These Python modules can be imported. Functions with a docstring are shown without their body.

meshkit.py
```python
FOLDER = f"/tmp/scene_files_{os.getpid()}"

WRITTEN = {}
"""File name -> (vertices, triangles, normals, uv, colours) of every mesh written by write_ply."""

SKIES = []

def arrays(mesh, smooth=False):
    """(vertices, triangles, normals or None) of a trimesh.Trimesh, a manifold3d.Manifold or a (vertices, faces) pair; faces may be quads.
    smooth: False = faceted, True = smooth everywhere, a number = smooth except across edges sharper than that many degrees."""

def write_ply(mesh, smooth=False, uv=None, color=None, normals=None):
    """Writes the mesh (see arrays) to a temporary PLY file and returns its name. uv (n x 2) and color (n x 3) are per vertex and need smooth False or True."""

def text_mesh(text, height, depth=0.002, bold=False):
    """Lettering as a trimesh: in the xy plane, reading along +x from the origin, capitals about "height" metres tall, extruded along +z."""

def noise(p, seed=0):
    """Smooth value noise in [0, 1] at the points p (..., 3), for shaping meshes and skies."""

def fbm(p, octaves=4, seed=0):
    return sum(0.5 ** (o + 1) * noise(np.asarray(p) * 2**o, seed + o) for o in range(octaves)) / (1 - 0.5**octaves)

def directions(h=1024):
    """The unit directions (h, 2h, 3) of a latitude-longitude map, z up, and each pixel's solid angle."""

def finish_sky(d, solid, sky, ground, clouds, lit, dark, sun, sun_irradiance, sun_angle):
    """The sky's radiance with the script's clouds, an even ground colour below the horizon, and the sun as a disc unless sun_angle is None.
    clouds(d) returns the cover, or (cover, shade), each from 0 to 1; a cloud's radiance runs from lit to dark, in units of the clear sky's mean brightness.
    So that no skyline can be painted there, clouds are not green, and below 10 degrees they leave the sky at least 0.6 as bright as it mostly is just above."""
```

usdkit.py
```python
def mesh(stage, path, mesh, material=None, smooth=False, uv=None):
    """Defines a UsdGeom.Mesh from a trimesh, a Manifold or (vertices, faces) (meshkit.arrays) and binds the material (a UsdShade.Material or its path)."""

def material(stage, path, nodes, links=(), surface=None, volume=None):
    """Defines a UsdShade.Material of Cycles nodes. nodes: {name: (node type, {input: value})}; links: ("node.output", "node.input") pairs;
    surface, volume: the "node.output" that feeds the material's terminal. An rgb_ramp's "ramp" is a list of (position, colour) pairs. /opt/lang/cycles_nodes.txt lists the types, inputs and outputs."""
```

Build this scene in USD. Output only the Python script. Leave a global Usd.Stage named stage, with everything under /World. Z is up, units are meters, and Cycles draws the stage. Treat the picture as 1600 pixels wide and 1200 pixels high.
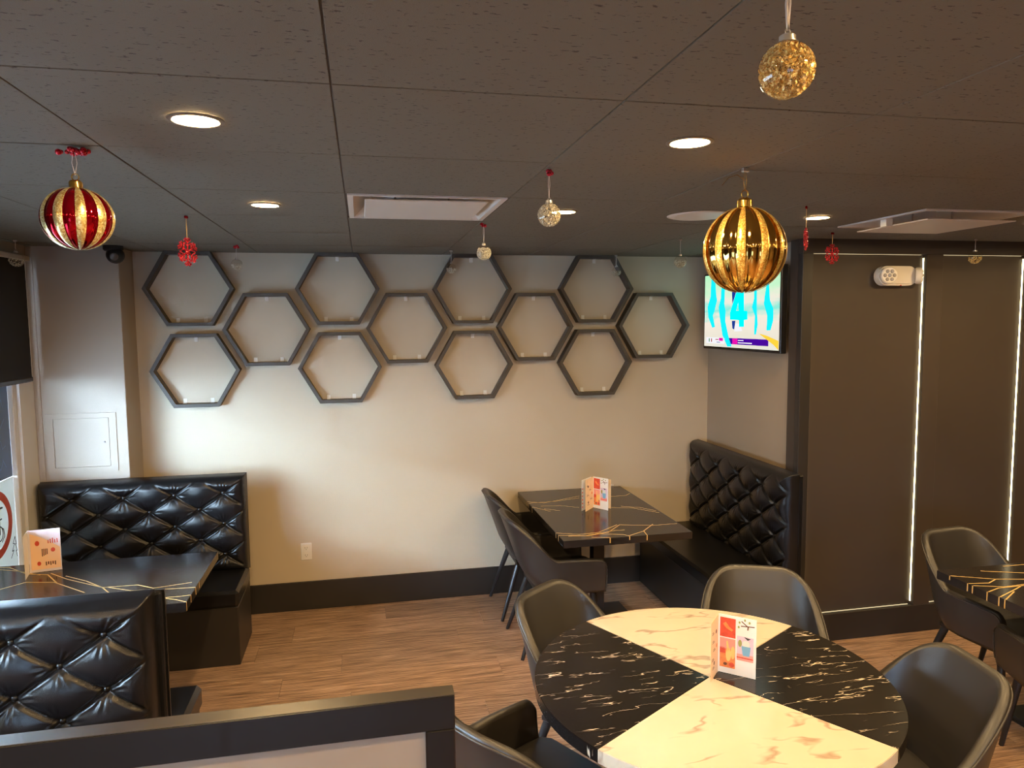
import math, random
import numpy as np, trimesh, usdkit, meshkit
from shapely.geometry import Polygon, LineString, box as sbox
from shapely.ops import unary_union
from pxr import Usd, UsdGeom, UsdLux, UsdShade, Gf, Sdf

stage = Usd.Stage.CreateInMemory()
UsdGeom.SetStageUpAxis(stage, UsdGeom.Tokens.z)
UsdGeom.SetStageMetersPerUnit(stage, 1.0)
stage.SetDefaultPrim(UsdGeom.Xform.Define(stage, '/World').GetPrim())
UsdGeom.Scope.Define(stage, '/World/Looks')
random.seed(7)
PI = math.pi

# ------------------------------------------------------------------ camera, sky, exposure
F_PX, YAW, PITCH, ROLL, CAM_Z = 1125.68, 0.204426, 0.086618, -0.0088265, 1.988
cy, sy, cp, sp = math.cos(YAW), math.sin(YAW), math.cos(PITCH), math.sin(PITCH)
fw = np.array([sy * cp, cy * cp, -sp]); rt = np.array([cy, -sy, 0]); up = np.cross(rt, fw)
cr, sr = math.cos(ROLL), math.sin(ROLL)
rt, up = cr * rt + sr * up, cr * up - sr * rt
cam = UsdGeom.Camera.Define(stage, '/World/camera')
cam.CreateHorizontalApertureAttr(36.0); cam.CreateVerticalApertureAttr(27.0)
cam.CreateFocalLengthAttr(36.0 * F_PX / 1600)
cam.CreateClippingRangeAttr(Gf.Vec2f(0.05, 100))
cam.CreateExposureAttr(0.15)
m4 = np.eye(4); m4[0, :3], m4[1, :3], m4[2, :3], m4[3, :3] = rt, up, -fw, (0, 0, CAM_Z)
cam.AddTransformOp().Set(Gf.Matrix4d(*m4.ravel().tolist()))

SKY_COLOR, SKY_GAIN = (0.58, 0.78, 1.0), 26.0          # overcast daylight outside the shop windows
LAMP_COLOR, LAMP_GAIN = (1.0, 0.66, 0.30), 600.0       # warm recessed downlights (emitting discs)
LED_COLOR, LED_GAIN = (1.0, 0.82, 0.46), 3.5
dome = UsdLux.DomeLight.Define(stage, '/World/sky')
dome.CreateColorAttr(Gf.Vec3f(*SKY_COLOR)); dome.CreateIntensityAttr(SKY_GAIN)

# ------------------------------------------------------------------ helpers
used = {}
def numbered(parent, name):
    k = (parent, name); n = used.get(k, 0); used[k] = n + 1
    return f'{parent}/{name}' if n == 0 else f'{parent}/{name}_{n:03d}'
def data(p, label=None, cat=None, group=None, kind=None):
    for k, v in (('label', label), ('category', cat), ('group', group), ('kind', kind)):
        if v: p.SetCustomDataByKey(k, v)
    return p
def thing(name, label, cat, loc=(0, 0, 0), rotz=0.0, group=None, kind=None):
    x = UsdGeom.Xform.Define(stage, numbered('/World', name))
    x.AddTranslateOp().Set(Gf.Vec3d(*map(float, loc))); x.AddRotateZOp().Set(float(rotz))
    return data(x.GetPrim(), label, cat, group, kind)
def struct(name):
    x = UsdGeom.Xform.Define(stage, numbered('/World', name))
    return data(x.GetPrim(), kind='structure')
def part(parent, name, mesh, mat, smooth=False, label=None, kind=None):
    pp = str(parent.GetPath()) if parent is not None else '/World'
    m = usdkit.mesh(stage, numbered(pp, name), mesh, mat, smooth=smooth)
    return data(m.GetPrim(), label, None, None, kind)
def solo(name, mesh, mat, label, cat, smooth=False, group=None):
    p = part(None, name, mesh, mat, smooth); return data(p, label, cat, group)
def dup(src, label, loc, rotz=0.0, group=None):
    name = src.GetName().rstrip('0123456789').rstrip('_')
    x = UsdGeom.Xform.Define(stage, numbered('/World', name))
    x.GetPrim().GetReferences().AddInternalReference(src.GetPath())
    x.GetPrim().SetInstanceable(True)
    x.ClearXformOpOrder()
    x.GetPrim().GetAttribute('xformOp:translate').Set(Gf.Vec3d(*map(float, loc)))
    x.GetPrim().GetAttribute('xformOp:rotateZ').Set(float(rotz))
    ops = [UsdGeom.XformOp(x.GetPrim().GetAttribute('xformOp:translate')), UsdGeom.XformOp(x.GetPrim().GetAttribute('xformOp:rotateZ'))]
    x.SetXformOpOrder(ops)
    return data(x.GetPrim(), label, src.GetCustomDataByKey('category'), group)

cat_ = trimesh.util.concatenate
def bx(x0, x1, y0, y1, z0, z1, c=0.0):
    if c <= 0:
        b = trimesh.creation.box((x1 - x0, y1 - y0, z1 - z0))
        b.apply_translation(((x0 + x1) / 2, (y0 + y1) / 2, (z0 + z1) / 2)); return b
    P = []
    for i in (0, 1):
        for j in (0, 1):
            for k in (0, 1):
                s = [(1, -1)[i], (1, -1)[j], (1, -1)[k]]; base = np.array([(x0, x1)[i], (y0, y1)[j], (z0, z1)[k]])
                for ax in range(3):
                    q = base.copy()
                    for a2 in range(3):
                        if a2 != ax: q[a2] += s[a2] * c
                    P.append(q)
    return trimesh.convex.convex_hull(np.array(P))
def prism(poly, z0, z1):
    gs = getattr(poly, 'geoms', [poly]); out = []
    for g in gs:
        m = trimesh.creation.extrude_polygon(g, z1 - z0, engine='earcut'); m.apply_translation((0, 0, z0)); out.append(m)
    return cat_(out)
def tube(pts, r, sides=8, closed=False):
    p = np.asarray(pts, float); n = len(p); r = np.broadcast_to(r, (n,))
    t = np.gradient(p, axis=0)
    if closed: t = np.roll(p, -1, 0) - np.roll(p, 1, 0)
    t /= np.linalg.norm(t, axis=1, keepdims=True) + 1e-12
    a = np.cross(t, np.where(np.abs(t[:, 2:]) < 0.9, [0, 0, 1.0], [1.0, 0, 0])); a /= np.linalg.norm(a, axis=1, keepdims=True) + 1e-12
    b = np.cross(t, a); ang = np.arange(sides) * 2 * PI / sides
    v = (p[:, None] + r[:, None, None] * (np.cos(ang)[None, :, None] * a[:, None] + np.sin(ang)[None, :, None] * b[:, None])).reshape(-1, 3)
    F = []
    for i in range(n if closed else n - 1):
        i2 = (i + 1) % n
        for j in range(sides):
            j2 = (j + 1) % sides
            F += [[i * sides + j, i * sides + j2, i2 * sides + j2], [i * sides + j, i2 * sides + j2, i2 * sides + j]]
    if not closed:
        v = np.vstack([v, p[0], p[-1]]); c0, c1 = len(v) - 2, len(v) - 1
        for j in range(sides):
            j2 = (j + 1) % sides
            F += [[c0, j2, j], [c1, (n - 1) * sides + j, (n - 1) * sides + j2]]
    m = trimesh.Trimesh(v, np.array(F), process=False); m.fix_normals(); return m
def lathe(prof, n=32):
    m = trimesh.creation.revolve(np.array(prof, float), sections=n); m.fix_normals(); return m
def strip(pts, w, z0, z1):
    return prism(LineString(pts).buffer(w / 2, cap_style=2, join_style=2), z0, z1)
def to_plane(m, axis, val, sign=1):
    """A flat mesh drawn in (a, b, thickness) is stood up: axis 'x' -> a along y, b along z, thickness along sign*x."""
    v = m.vertices.copy(); w = np.empty_like(v)
    if axis == 'x': w[:, 0] = val + sign * v[:, 2]; w[:, 1] = v[:, 0]; w[:, 2] = v[:, 1]
    else: w[:, 0] = v[:, 0]; w[:, 1] = val + sign * v[:, 2]; w[:, 2] = v[:, 1]
    r = trimesh.Trimesh(w, m.faces, process=False); r.fix_normals(); return r

# ------------------------------------------------------------------ materials
def s2l(c): return tuple(((x / 255) / 12.92 if x / 255 < .04045 else ((x / 255 + .055) / 1.055) ** 2.4) for x in c)
def M(name, nodes, links, surface='p.BSDF'):
    return usdkit.material(stage, '/World/Looks/' + name, nodes, links, surface=surface)
def plain(name, col, rough=.5, metal=0.0, spec=.5, bump=None, var=0.0, vscale=4.0, **kw):
    N = {'p': ('principled_bsdf', dict(base_color=col, roughness=rough, metallic=metal, specular_ior_level=spec, **kw))}; Lk = []
    if bump or var: N['g'] = ('texture_coordinate', {})
    if bump:
        N['n'] = ('noise_texture', dict(scale=bump[0], detail=3.0)); N['b'] = ('bump', dict(strength=bump[1], distance=bump[2]))
        Lk += [('g.object', 'n.vector'), ('n.fac', 'b.height'), ('b.normal', 'p.normal')]
    if var:
        N['v'] = ('noise_texture', dict(scale=vscale, detail=4.0))
        N['r'] = ('rgb_ramp', dict(ramp=[(.3, tuple(c * (1 - var) for c in col)), (.7, tuple(min(1, c * (1 + var)) for c in col))]))
        Lk += [('g.object', 'v.vector'), ('v.fac', 'r.fac'), ('r.color', 'p.base_color')]
    return M(name, N, Lk)
def emit(name, col, k):
    return M(name, {'e': ('emission', dict(color=col, strength=k))}, [], 'e.emission')

paint = plain('wall_paint', s2l((196, 182, 160)), .55, bump=(220, .12, .004), var=.02, vscale=2)
paint_grey = plain('wall_paint_grey', s2l((172, 160, 146)), .55, bump=(220, .12, .004), var=.02, vscale=2)
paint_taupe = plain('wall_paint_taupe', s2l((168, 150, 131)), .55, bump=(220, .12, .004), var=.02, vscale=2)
paint_white = plain('white_paint', s2l((216, 214, 212)), .4)
black_trim = plain('black_trim', s2l((42, 39, 37)), .42, var=.1)
panel_black = plain('panel_dark_brown', s2l((66, 58, 52)), .5, spec=.35, var=.06, vscale=1.5)
leather = plain('black_leather', s2l((20, 20, 22)), .27, spec=.42, bump=(420, .15, .003))
chair_leather = plain('chair_leather', s2l((42, 39, 37)), .40, spec=.75, bump=(500, .12, .002))
piping_mat = plain('piping_leather', s2l((58, 54, 50)), .33)
black_metal = plain('black_metal', s2l((30, 30, 32)), .35, spec=.5)
table_black = plain('table_black', s2l((36, 33, 33)), .16, spec=.5, var=.08, vscale=6)
gold_paint = plain('gold_inlay_mat', s2l((226, 190, 120)), .35, metal=.25)
white_plastic = plain('white_plastic', s2l((226, 222, 214)), .35)
white_metal = plain('white_metal', s2l((214, 206, 196)), .42)
grey_plastic = plain('grey_plastic', s2l((150, 145, 145)), .3)
dark_plastic = plain('dark_plastic', s2l((24, 24, 26)), .25)
smoke_dome = plain('camera_dome', s2l((70, 60, 55)), .1)
frost = plain('frosted_panel', s2l((150, 138, 126)), .35, bump=(60, .05, .002), var=.03, vscale=8)
frame_wood = plain('frame_black_gloss', s2l((22, 19, 17)), .32, spec=.32)
frame_edge = plain('frame_edge_gloss', s2l((38, 31, 24)), .36, spec=1.0)
hex_paint = plain('hex_frame_paint', s2l((70, 64, 57)), .5, bump=(90, .1, .002))
blind_fabric = plain('blind_fabric', s2l((34, 32, 33)), .85, bump=(900, .3, .001))

def film(name, c, k): return M(name, {'d': ('principled_bsdf', dict(base_color=c, roughness=.4)), 't': ('translucent_bsdf', dict(color=c)), 'm': ('mix_closure', dict(fac=k))}, [('d.BSDF', 'm.closure1'), ('t.BSDF', 'm.closure2')], 'm.closure')
slate_film = film('slate_film', s2l((104, 112, 122)), .34)
white_film = film('white_film', s2l((222, 226, 222)), .25)
red_film = plain('red_film', s2l((200, 96, 90)), .4)
ink = plain('ink', s2l((60, 60, 66)), .5)
paper = plain('paper_white', s2l((236, 236, 234)), .35)
paper_cream = plain('paper_cream', s2l((246, 218, 178)), .4, var=.08, vscale=30)
paper_peach = plain('paper_peach', s2l((246, 218, 184)), .4)
cord_mat = plain('cord', s2l((214, 204, 196)), .5)
asphalt = plain('asphalt', (.12, .12, .13), .9)

# ceiling tile: dark painted mineral fibre with small fissures
ceil_mat = M('ceiling_tile', {
    'g': ('geometry', {}), 'mp': ('mapping', dict(scale=(1, 2.2, 1))),
    'n': ('noise_texture', dict(scale=62, detail=2.0, roughness=.6)), 'r': ('rgb_ramp', dict(ramp=[(.30, (0, 0, 0)), (.37, (1, 1, 1))])),
    'n2': ('noise_texture', dict(scale=420, detail=2.0)), 'mx': ('mix_color', dict(blend_type='mix', a=s2l((76, 71, 63)), b=s2l((116, 110, 97)))),
    'h': ('mix_float', dict(fac=.35)), 'b': ('bump', dict(strength=.35, distance=.004)), 'p': ('principled_bsdf', dict(roughness=.8, specular_ior_level=.25))},
    [('g.position', 'mp.vector'), ('mp.vector', 'n.vector'), ('n.fac', 'r.fac'), ('g.position', 'n2.vector'), ('r.color', 'mx.fac'), ('mx.result', 'p.base_color'),
     ('r.color', 'h.a'), ('n2.fac', 'h.b'), ('h.result', 'b.height'), ('b.normal', 'p.normal')])
grid_mat = plain('ceiling_grid', s2l((52, 47, 43)), .5)

def wood(name, dark, mid, light):
    return M(name, {
        'g': ('geometry', {}), 'o': ('object_info', {}), 'cm': ('combine_xyz', {}), 'mu': ('math', dict(math_type='multiply', value2=37.0)),
        'mp': ('mapping', dict(scale=(1.1, 17, 1))), 'mp2': ('mapping', dict(scale=(3.0, 90, 1))),
        'n': ('noise_texture', dict(dimensions='4D', scale=2.2, detail=5.0, roughness=.62, distortion=.6)),
        'n2': ('noise_texture', dict(dimensions='4D', scale=1.6, detail=3.0, roughness=.6)),
        'r': ('rgb_ramp', dict(ramp=[(.28, dark), (.46, mid), (.58, mid), (.74, light)])),
        'r2': ('rgb_ramp', dict(ramp=[(.36, (.42, .38, .36)), (.60, (1.18, 1.18, 1.18))])),
        'tone': ('rgb_ramp', dict(ramp=[(0, (.86, .86, .86)), (1, (1.1, 1.08, 1.06))])),
        'm1': ('mix_color', dict(blend_type='multiply', fac=1.0, use_clamp=False)), 'm2': ('mix_color', dict(blend_type='multiply', fac=1.0, use_clamp=False)),
        'b': ('bump', dict(strength=.15, distance=.002)), 'p': ('principled_bsdf', dict(roughness=.42, specular_ior_level=.4))},
        [('g.position', 'mp.vector'), ('g.position', 'mp2.vector'), ('o.random', 'mu.value1'), ('mu.value', 'n.w'), ('mu.value', 'n2.w'), ('mp.vector', 'n.vector'), ('mp2.vector', 'n2.vector'),
         ('n.fac', 'r.fac'), ('n2.fac', 'r2.fac'), ('o.random', 'tone.fac'), ('r.color', 'm1.a'), ('r2.color', 'm1.b'), ('m1.result', 'm2.a'), ('tone.color', 'm2.b'), ('m2.result', 'p.base_color'),
         ('n2.fac', 'b.height'), ('b.normal', 'p.normal')])
floor_wood = wood('floor_planks', s2l((90, 69, 54)), s2l((168, 138, 114)), s2l((222, 192, 165)))

def marble(name, base, vein, soft, scale, width, rough=.18, cloud=None, st=2.6, rot=.5, lo=.46):
    return M(name, {
        'g': ('geometry', {}), 'w': ('noise_texture', dict(scale=scale * 1.4, detail=4.0)), 'mp': ('mapping', dict(scale=(1, st, 1), rotation=(0, 0, rot))),
        'ad': ('mix_color', dict(blend_type='add', fac=.22, use_clamp=False)),
        'n': ('noise_texture', dict(scale=scale, detail=3.0, roughness=.55)),
        's': ('math', dict(math_type='subtract', value2=.5)), 'ab': ('math', dict(math_type='absolute')),
        'r': ('rgb_ramp', dict(ramp=[(0, (1, 1, 1)), (width * .4, (.7, .7, .7)), (width, (0, 0, 0))])),
        'n3': ('noise_texture', dict(scale=scale * 1.7, detail=2.0)), 'r3': ('rgb_ramp', dict(ramp=[(lo, (0, 0, 0)), (lo + .1, (soft, soft, soft))])),
        'mm': ('mix_color', dict(blend_type='multiply', fac=1.0)),
        'n4': ('noise_texture', dict(scale=3.0, detail=4.0)), 'r4': ('rgb_ramp', dict(ramp=[(.35, base), (.7, cloud or base)])),
        'mx': ('mix_color', dict(blend_type='mix', b=vein)), 'p': ('principled_bsdf', dict(roughness=rough))},
        [('g.position', 'mp.vector'), ('mp.vector', 'w.vector'), ('mp.vector', 'ad.a'), ('w.color', 'ad.b'), ('ad.result', 'n.vector'), ('n.fac', 's.value1'), ('s.value', 'ab.value1'), ('ab.value', 'r.fac'),
         ('mp.vector', 'n3.vector'), ('n3.fac', 'r3.fac'), ('r.color', 'mm.a'), ('r3.color', 'mm.b'), ('mm.result', 'mx.fac'),
         ('g.position', 'n4.vector'), ('n4.fac', 'r4.fac'), ('r4.color', 'mx.a'), ('mx.result', 'p.base_color')])
white_marble = marble('white_marble', s2l((208, 198, 180)), s2l((150, 128, 114)), .8, 2.3, .022, cloud=s2l((198, 187, 168)))
black_marble = marble('black_marble', s2l((27, 25, 25)), s2l((215, 200, 182)), 1.0, 3.3, .0085, cloud=s2l((35, 32, 31)), st=5.0, rot=-.12, lo=.475)

def glitter(name, a, b, scale, rough=.3, met=.75):
    return M(name, {'g': ('texture_coordinate', {}), 'v': ('voronoi_texture', dict(scale=scale)), 'sc': ('separate_color', {}),
        'r': ('rgb_ramp', dict(ramp=[(0, a), (.7, b), (1, tuple(min(1, x * 1.5 + .1) for x in b))])), 'b': ('bump', dict(strength=1.0, distance=.004)),
        'p': ('principled_bsdf', dict(metallic=met, roughness=rough))},
        [('g.object', 'v.vector'), ('v.color', 'sc.color'), ('sc.r', 'r.fac'), ('r.color', 'p.base_color'), ('sc.g', 'b.height'), ('b.normal', 'p.normal')])
gold_mirror = plain('gold_mirror', s2l((232, 186, 96)), .07, metal=1.0)
red_mirror = plain('red_mirror', s2l((176, 14, 34)), .08, metal=.9)
gold_glitter = glitter('gold_glitter', s2l((196, 140, 50)), s2l((250, 206, 110)), 260)
pale_glitter = glitter('pale_gold_glitter', s2l((196, 160, 90)), s2l((250, 228, 160)), 260)
red_glitter = glitter('red_glitter', s2l((120, 8, 24)), s2l((226, 40, 58)), 300)
flake_gold = glitter('flake_gold', s2l((200, 140, 40)), s2l((255, 226, 150)), 500, .35, .08)
flake_silver = glitter('flake_silver', s2l((150, 140, 110)), s2l((255, 248, 226)), 500, .35, .08)
silver = plain('silver_cap', s2l((220, 214, 204)), .25, metal=.8)
gold_cap = plain('gold_cap', s2l((214, 170, 84)), .2, metal=1.0)
def thin_glass(name, tint=(1, 1, 1), gloss=(1, 1, 1), ior=1.45):
    return M(name, {'t': ('transparent_bsdf', dict(color=tint)), 'g': ('glossy_bsdf', dict(color=gloss, roughness=.02)), 'f': ('fresnel', dict(IOR=ior)), 'ge': ('geometry', {}), 'iv': ('math', dict(math_type='subtract', value1=1.0)), 'mu': ('math', dict(math_type='multiply')), 'm': ('mix_closure', {})},
             [('ge.backfacing', 'iv.value2'), ('f.fac', 'mu.value1'), ('iv.value', 'mu.value2'), ('mu.value', 'm.fac'), ('t.BSDF', 'm.closure1'), ('g.BSDF', 'm.closure2')], 'm.closure')
pane_glass = thin_glass('window_glass', (.96, .98, .98), ior=1.4)
tint_glass = thin_glass('tinted_glass', (.50, .53, .56))
ball_glass = thin_glass('bauble_glass', (.97, .96, .93), ior=1.6)
trim_mat = plain('lamp_trim', s2l((120, 110, 98)), .5)
lamp_emit = emit('lamp_diffuser', LAMP_COLOR, LAMP_GAIN)
led_emit = emit('led_strip_light', LED_COLOR, LED_GAIN)

led_dim = emit('led_strip_dim', LED_COLOR, LED_GAIN * .22)

# ------------------------------------------------------------------ the room
ZC, YB, XL, XR = 2.455, 5.07, -1.93, 2.58
Y0, XE = -3.0, 5.4
Sx0 = -0.047                                             # ceiling grid origin
gx = [x for x in Sx0 + .61 * np.arange(-4, 10) if XL < x < XE]
gy = [y for y in 1.504 + .61 * np.arange(-8, 7) if Y0 < y < YB]
gx = [XL] + gx + [XE]; gy = [Y0] + gy + [YB]
ceiling = struct('ceiling')
part(ceiling, 'slab', bx(XL - .2, XE + .2, Y0 - .2, YB + .2, ZC + .20, ZC + .30), grid_mat)
bars = []
DIFF = [(-.047, 2.724), (2.393, 2.724)]
def is_diff(x, y): return any(abs(x - a) < .05 and abs(y - b) < .05 for a, b in DIFF)
for x in gx[1:-1]: bars.append(bx(x - .012, x + .012, Y0, YB, ZC + .006, ZC + .03))
part(ceiling, 'main_runner', cat_(bars), grid_mat)
bars = []
for y in gy[1:-1]:
    for a, b in zip(gx[:-1], gx[1:]): bars.append(bx(a + .0125, b - .0125, y - .012, y + .012, ZC + .006, ZC + .03))
part(ceiling, 'cross_tee', cat_(bars), grid_mat)
rng = random.Random(3)
for a, b in zip(gx[:-1], gx[1:]):
    for c, d in zip(gy[:-1], gy[1:]):
        if is_diff(a, c): continue
        dz = rng.uniform(0, .0015)
        part(ceiling, 'ceiling_tile', bx(a + .002, b - .002, c + .002, d - .002, ZC + dz, ZC + .0145 + dz, .0008), ceil_mat)

floor = struct('floor')
part(floor, 'subfloor', bx(XL - .2, XE + .2, Y0 - .2, YB + .2, -.12, -.006), black_trim)
rows, yy = [], 5.07
edges = [5.07, 5.0115] + [4.777 - .2345 * k for k in range(0, 34)]
offs = {1: .11, 2: -.48, 3: .55, 4: -.165, 5: -.485, 6: -.108}
far = []
for i, (y1, y0) in enumerate(zip(edges[:-1], edges[1:])):
    x = offs.get(i, rng.uniform(-.6, .6)) - 1.22 * 4
    while x < XE:
        a, b = max(x, XL), min(x + 1.22, XE)
        if b - a > .02:
            m = bx(a + .0007, b - .0007, y0 + .0007, y1 - .0007, -.006, 0, .0006)
            if y1 > 1.2: part(floor, 'plank', m, floor_wood)
            else: far.append(m)
        x += 1.22
part(floor, 'plank_field', cat_(far), floor_wood, kind='stuff')

wall_back = part(None, 'wall_back', bx(XL - .2, XR + .25, YB, YB + .15, -.02, ZC + .2), paint); data(wall_back, kind='structure')
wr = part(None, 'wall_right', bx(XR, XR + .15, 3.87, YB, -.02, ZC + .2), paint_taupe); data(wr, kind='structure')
# pilaster left of the hexagons, with its access door
wp = struct('wall_pilaster')
part(wp, 'pilaster', bx(XL - .15, -1.428, 4.79, YB, 0, ZC + .01, .003), paint_grey)
part(wp, 'corner_bead', bx(XL, XL + .035, 4.782, 4.79, 0, ZC - .004, .002), paint_grey)
# left wall with the shop windows
WIN = [(1.0, 4.60), (-1.0, .88), (-2.9, -1.12)]
WZ0, WZ1 = .42, 2.40
wl = struct('wall_left')
part(wl, 'lower_wall', bx(XL - .15, XL, Y0, 4.80, -.02, WZ0), paint_white)
part(wl, 'upper_wall', bx(XL - .15, XL, Y0, 4.80, WZ1, ZC + .2), paint_grey)
ys = [Y0] + [v for w in WIN[::-1] for v in w] + [4.80]
for k in range(0, len(ys), 2): part(wl, 'pier', bx(XL - .15, XL, ys[k], ys[k + 1], WZ0, WZ1), paint_white)
for k, (a, b) in enumerate(WIN):
    w = struct(f'window_{k + 1}')
    for (p, q, r, s) in ((a, b, WZ0, WZ0 + .05), (a, b, WZ1 - .05, WZ1), (a, a + .05, WZ0 + .05, WZ1 - .05), (b - .05, b, WZ0 + .05, WZ1 - .05)) + (((2.86, 2.92, WZ0 + .05, WZ1 - .05),) if k == 0 else ()):
        part(w, 'window_frame', bx(XL - .075, XL - .015, p, q, r, s, .004), paint_white)
    segs = [(a, 2.86), (2.92, b)] if k == 0 else [(a, b)]
    for p, q in segs:
        part(w, 'pane', bx(XL - .050, XL - .044, p + (.05 if p == a else 0), q - (.05 if q == b else 0), WZ0 + .05, WZ1 - .05), pane_glass)
wf = struct('wall_front')
part(wf, 'lower_wall', bx(XL - .15, XE + .15, Y0 - .15, Y0, -.02, .45), paint_grey)
part(wf, 'upper_wall', bx(XL - .15, XE + .15, Y0 - .15, Y0, 1.45, ZC + .2), paint_grey)
for a, b in ((XL - .15, XL + .2), (-.9, -.8), (.2, XE + .15)): part(wf, 'pier', bx(a, b, Y0 - .15, Y0, .45, 1.45), paint_grey)
w4 = struct('window_4')
for a, b in ((XL + .2, -.9), (-.8, .2)):
    part(w4, 'pane', bx(a, b, Y0 - .08, Y0 - .074, .45, 1.45), tint_glass)
we = part(None, 'wall_east', bx(XE, XE + .15, Y0, YB, -.02, ZC + .2), panel_black); data(we, kind='structure')
bo = part(None, 'building_outside', cat_([bx(-26, -22, -21, 30, -.15, 7.5)]), plain('outside_facade', s2l((120, 118, 116)), .8)); data(bo, kind='structure')
aw = part(None, 'awning_outside', bx(-3.75, XL - .15, -3.0, 5.0, 2.28, 2.34), plain('awning_cloth', s2l((40, 42, 48)), .8)); data(aw, kind='structure')
gnd = part(None, 'ground_outside', cat_([bx(-30, -2.12, -30, 30, -.25, -.15), bx(-2.12, 30, -30, -3.2, -.25, -.15)]), asphalt); data(gnd, kind='structure')

# dark panelled wall with LED-lit recesses
PY, PX0 = 3.815, 2.532
pw = struct('wall_panelled')
P1, P2, P3 = (2.60, 3.372), (3.487, 4.10), (4.21, 5.0)
PZ0, PZ1 = .175, 2.372
part(pw, 'backing', bx(PX0, XE, 3.862, 3.94, 0, ZC + .01), panel_black)
xs = [PX0, *P1, *P2, *P3, XE]
for k in range(0, len(xs), 2): part(pw, 'post', bx(xs[k], xs[k + 1], PY, 3.862, PZ0, PZ1, .002), black_trim if k == 0 else panel_black)
part(pw, 'top_rail', bx(PX0, XE, PY, 3.862, PZ1, ZC + .01, .002), panel_black)
part(pw, 'bottom_rail', bx(PX0, XE, PY, 3.862, .0, PZ0, .002), black_trim)
for a, b in (P1, P2, P3):
    part(pw, 'recessed_panel', bx(a + .001, b - .001, 3.850, 3.862, PZ0 + .001, PZ1 - .001), panel_black)
    for (p, q, r, s) in ((b - .005, b - .001, PZ0 + .02, PZ1 - .02), (a + .001, a + .005, PZ0 + .02, PZ1 - .02)):
        part(pw, 'led_strip', bx(p, q, 3.838, 3.847, r, s), led_emit)
    part(pw, 'led_strip', bx(a + .02, b - .02, 3.838, 3.846, PZ0 + .001, PZ0 + .003), led_dim)
    part(pw, 'led_strip', bx(a + .02, b - .02, 3.840, 3.846, PZ1 - .003, PZ1 - .001), led_dim)

bb = part(None, 'baseboard_back', bx(-1.43, XR, YB - .018, YB, 0, .2, .003), black_trim); data(bb, kind='structure')

# ------------------------------------------------------------------ ceiling fittings
def downlight(x, y, label):
    t = thing('downlight', label, 'ceiling light', (x, y, ZC), 0, 'recessed warm downlights in the black ceiling')
    part(t, 'trim_ring', lathe([(.049, -.001), (.052, -.004), (.058, -.004), (.062, -.002), (.062, .0), (.049, .0)], 40), trim_mat, 40)
    part(t, 'diffuser', lathe([(0, -.0030), (.0485, -.0022), (.0485, -.0006), (0, -.0006)], 40), lamp_emit)
    return t
LAB = {(-.36, 1.81): 'large-looking lit downlight upper left, nearest the red striped bauble', (.86, 1.81): 'lit downlight above the gold fluted bauble, nearer the viewer',
       (-.36, 3.03): 'lit downlight left of the square air diffuser', (.86, 3.03): 'lit downlight behind the clear glitter bauble in the ceiling middle',
       (2.08, 3.03): 'lit downlight beside the red snowflakes near the dark panelled wall', (3.30, 3.03): 'lit downlight at far right edge past the hanging diffuser plate'}
d0 = None
for (x, y), l in LAB.items():
    if d0 is None: d0 = downlight(x, y, l)
    else: dup(d0, l, (x, y, ZC), 0, 'recessed warm downlights in the black ceiling')
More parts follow.
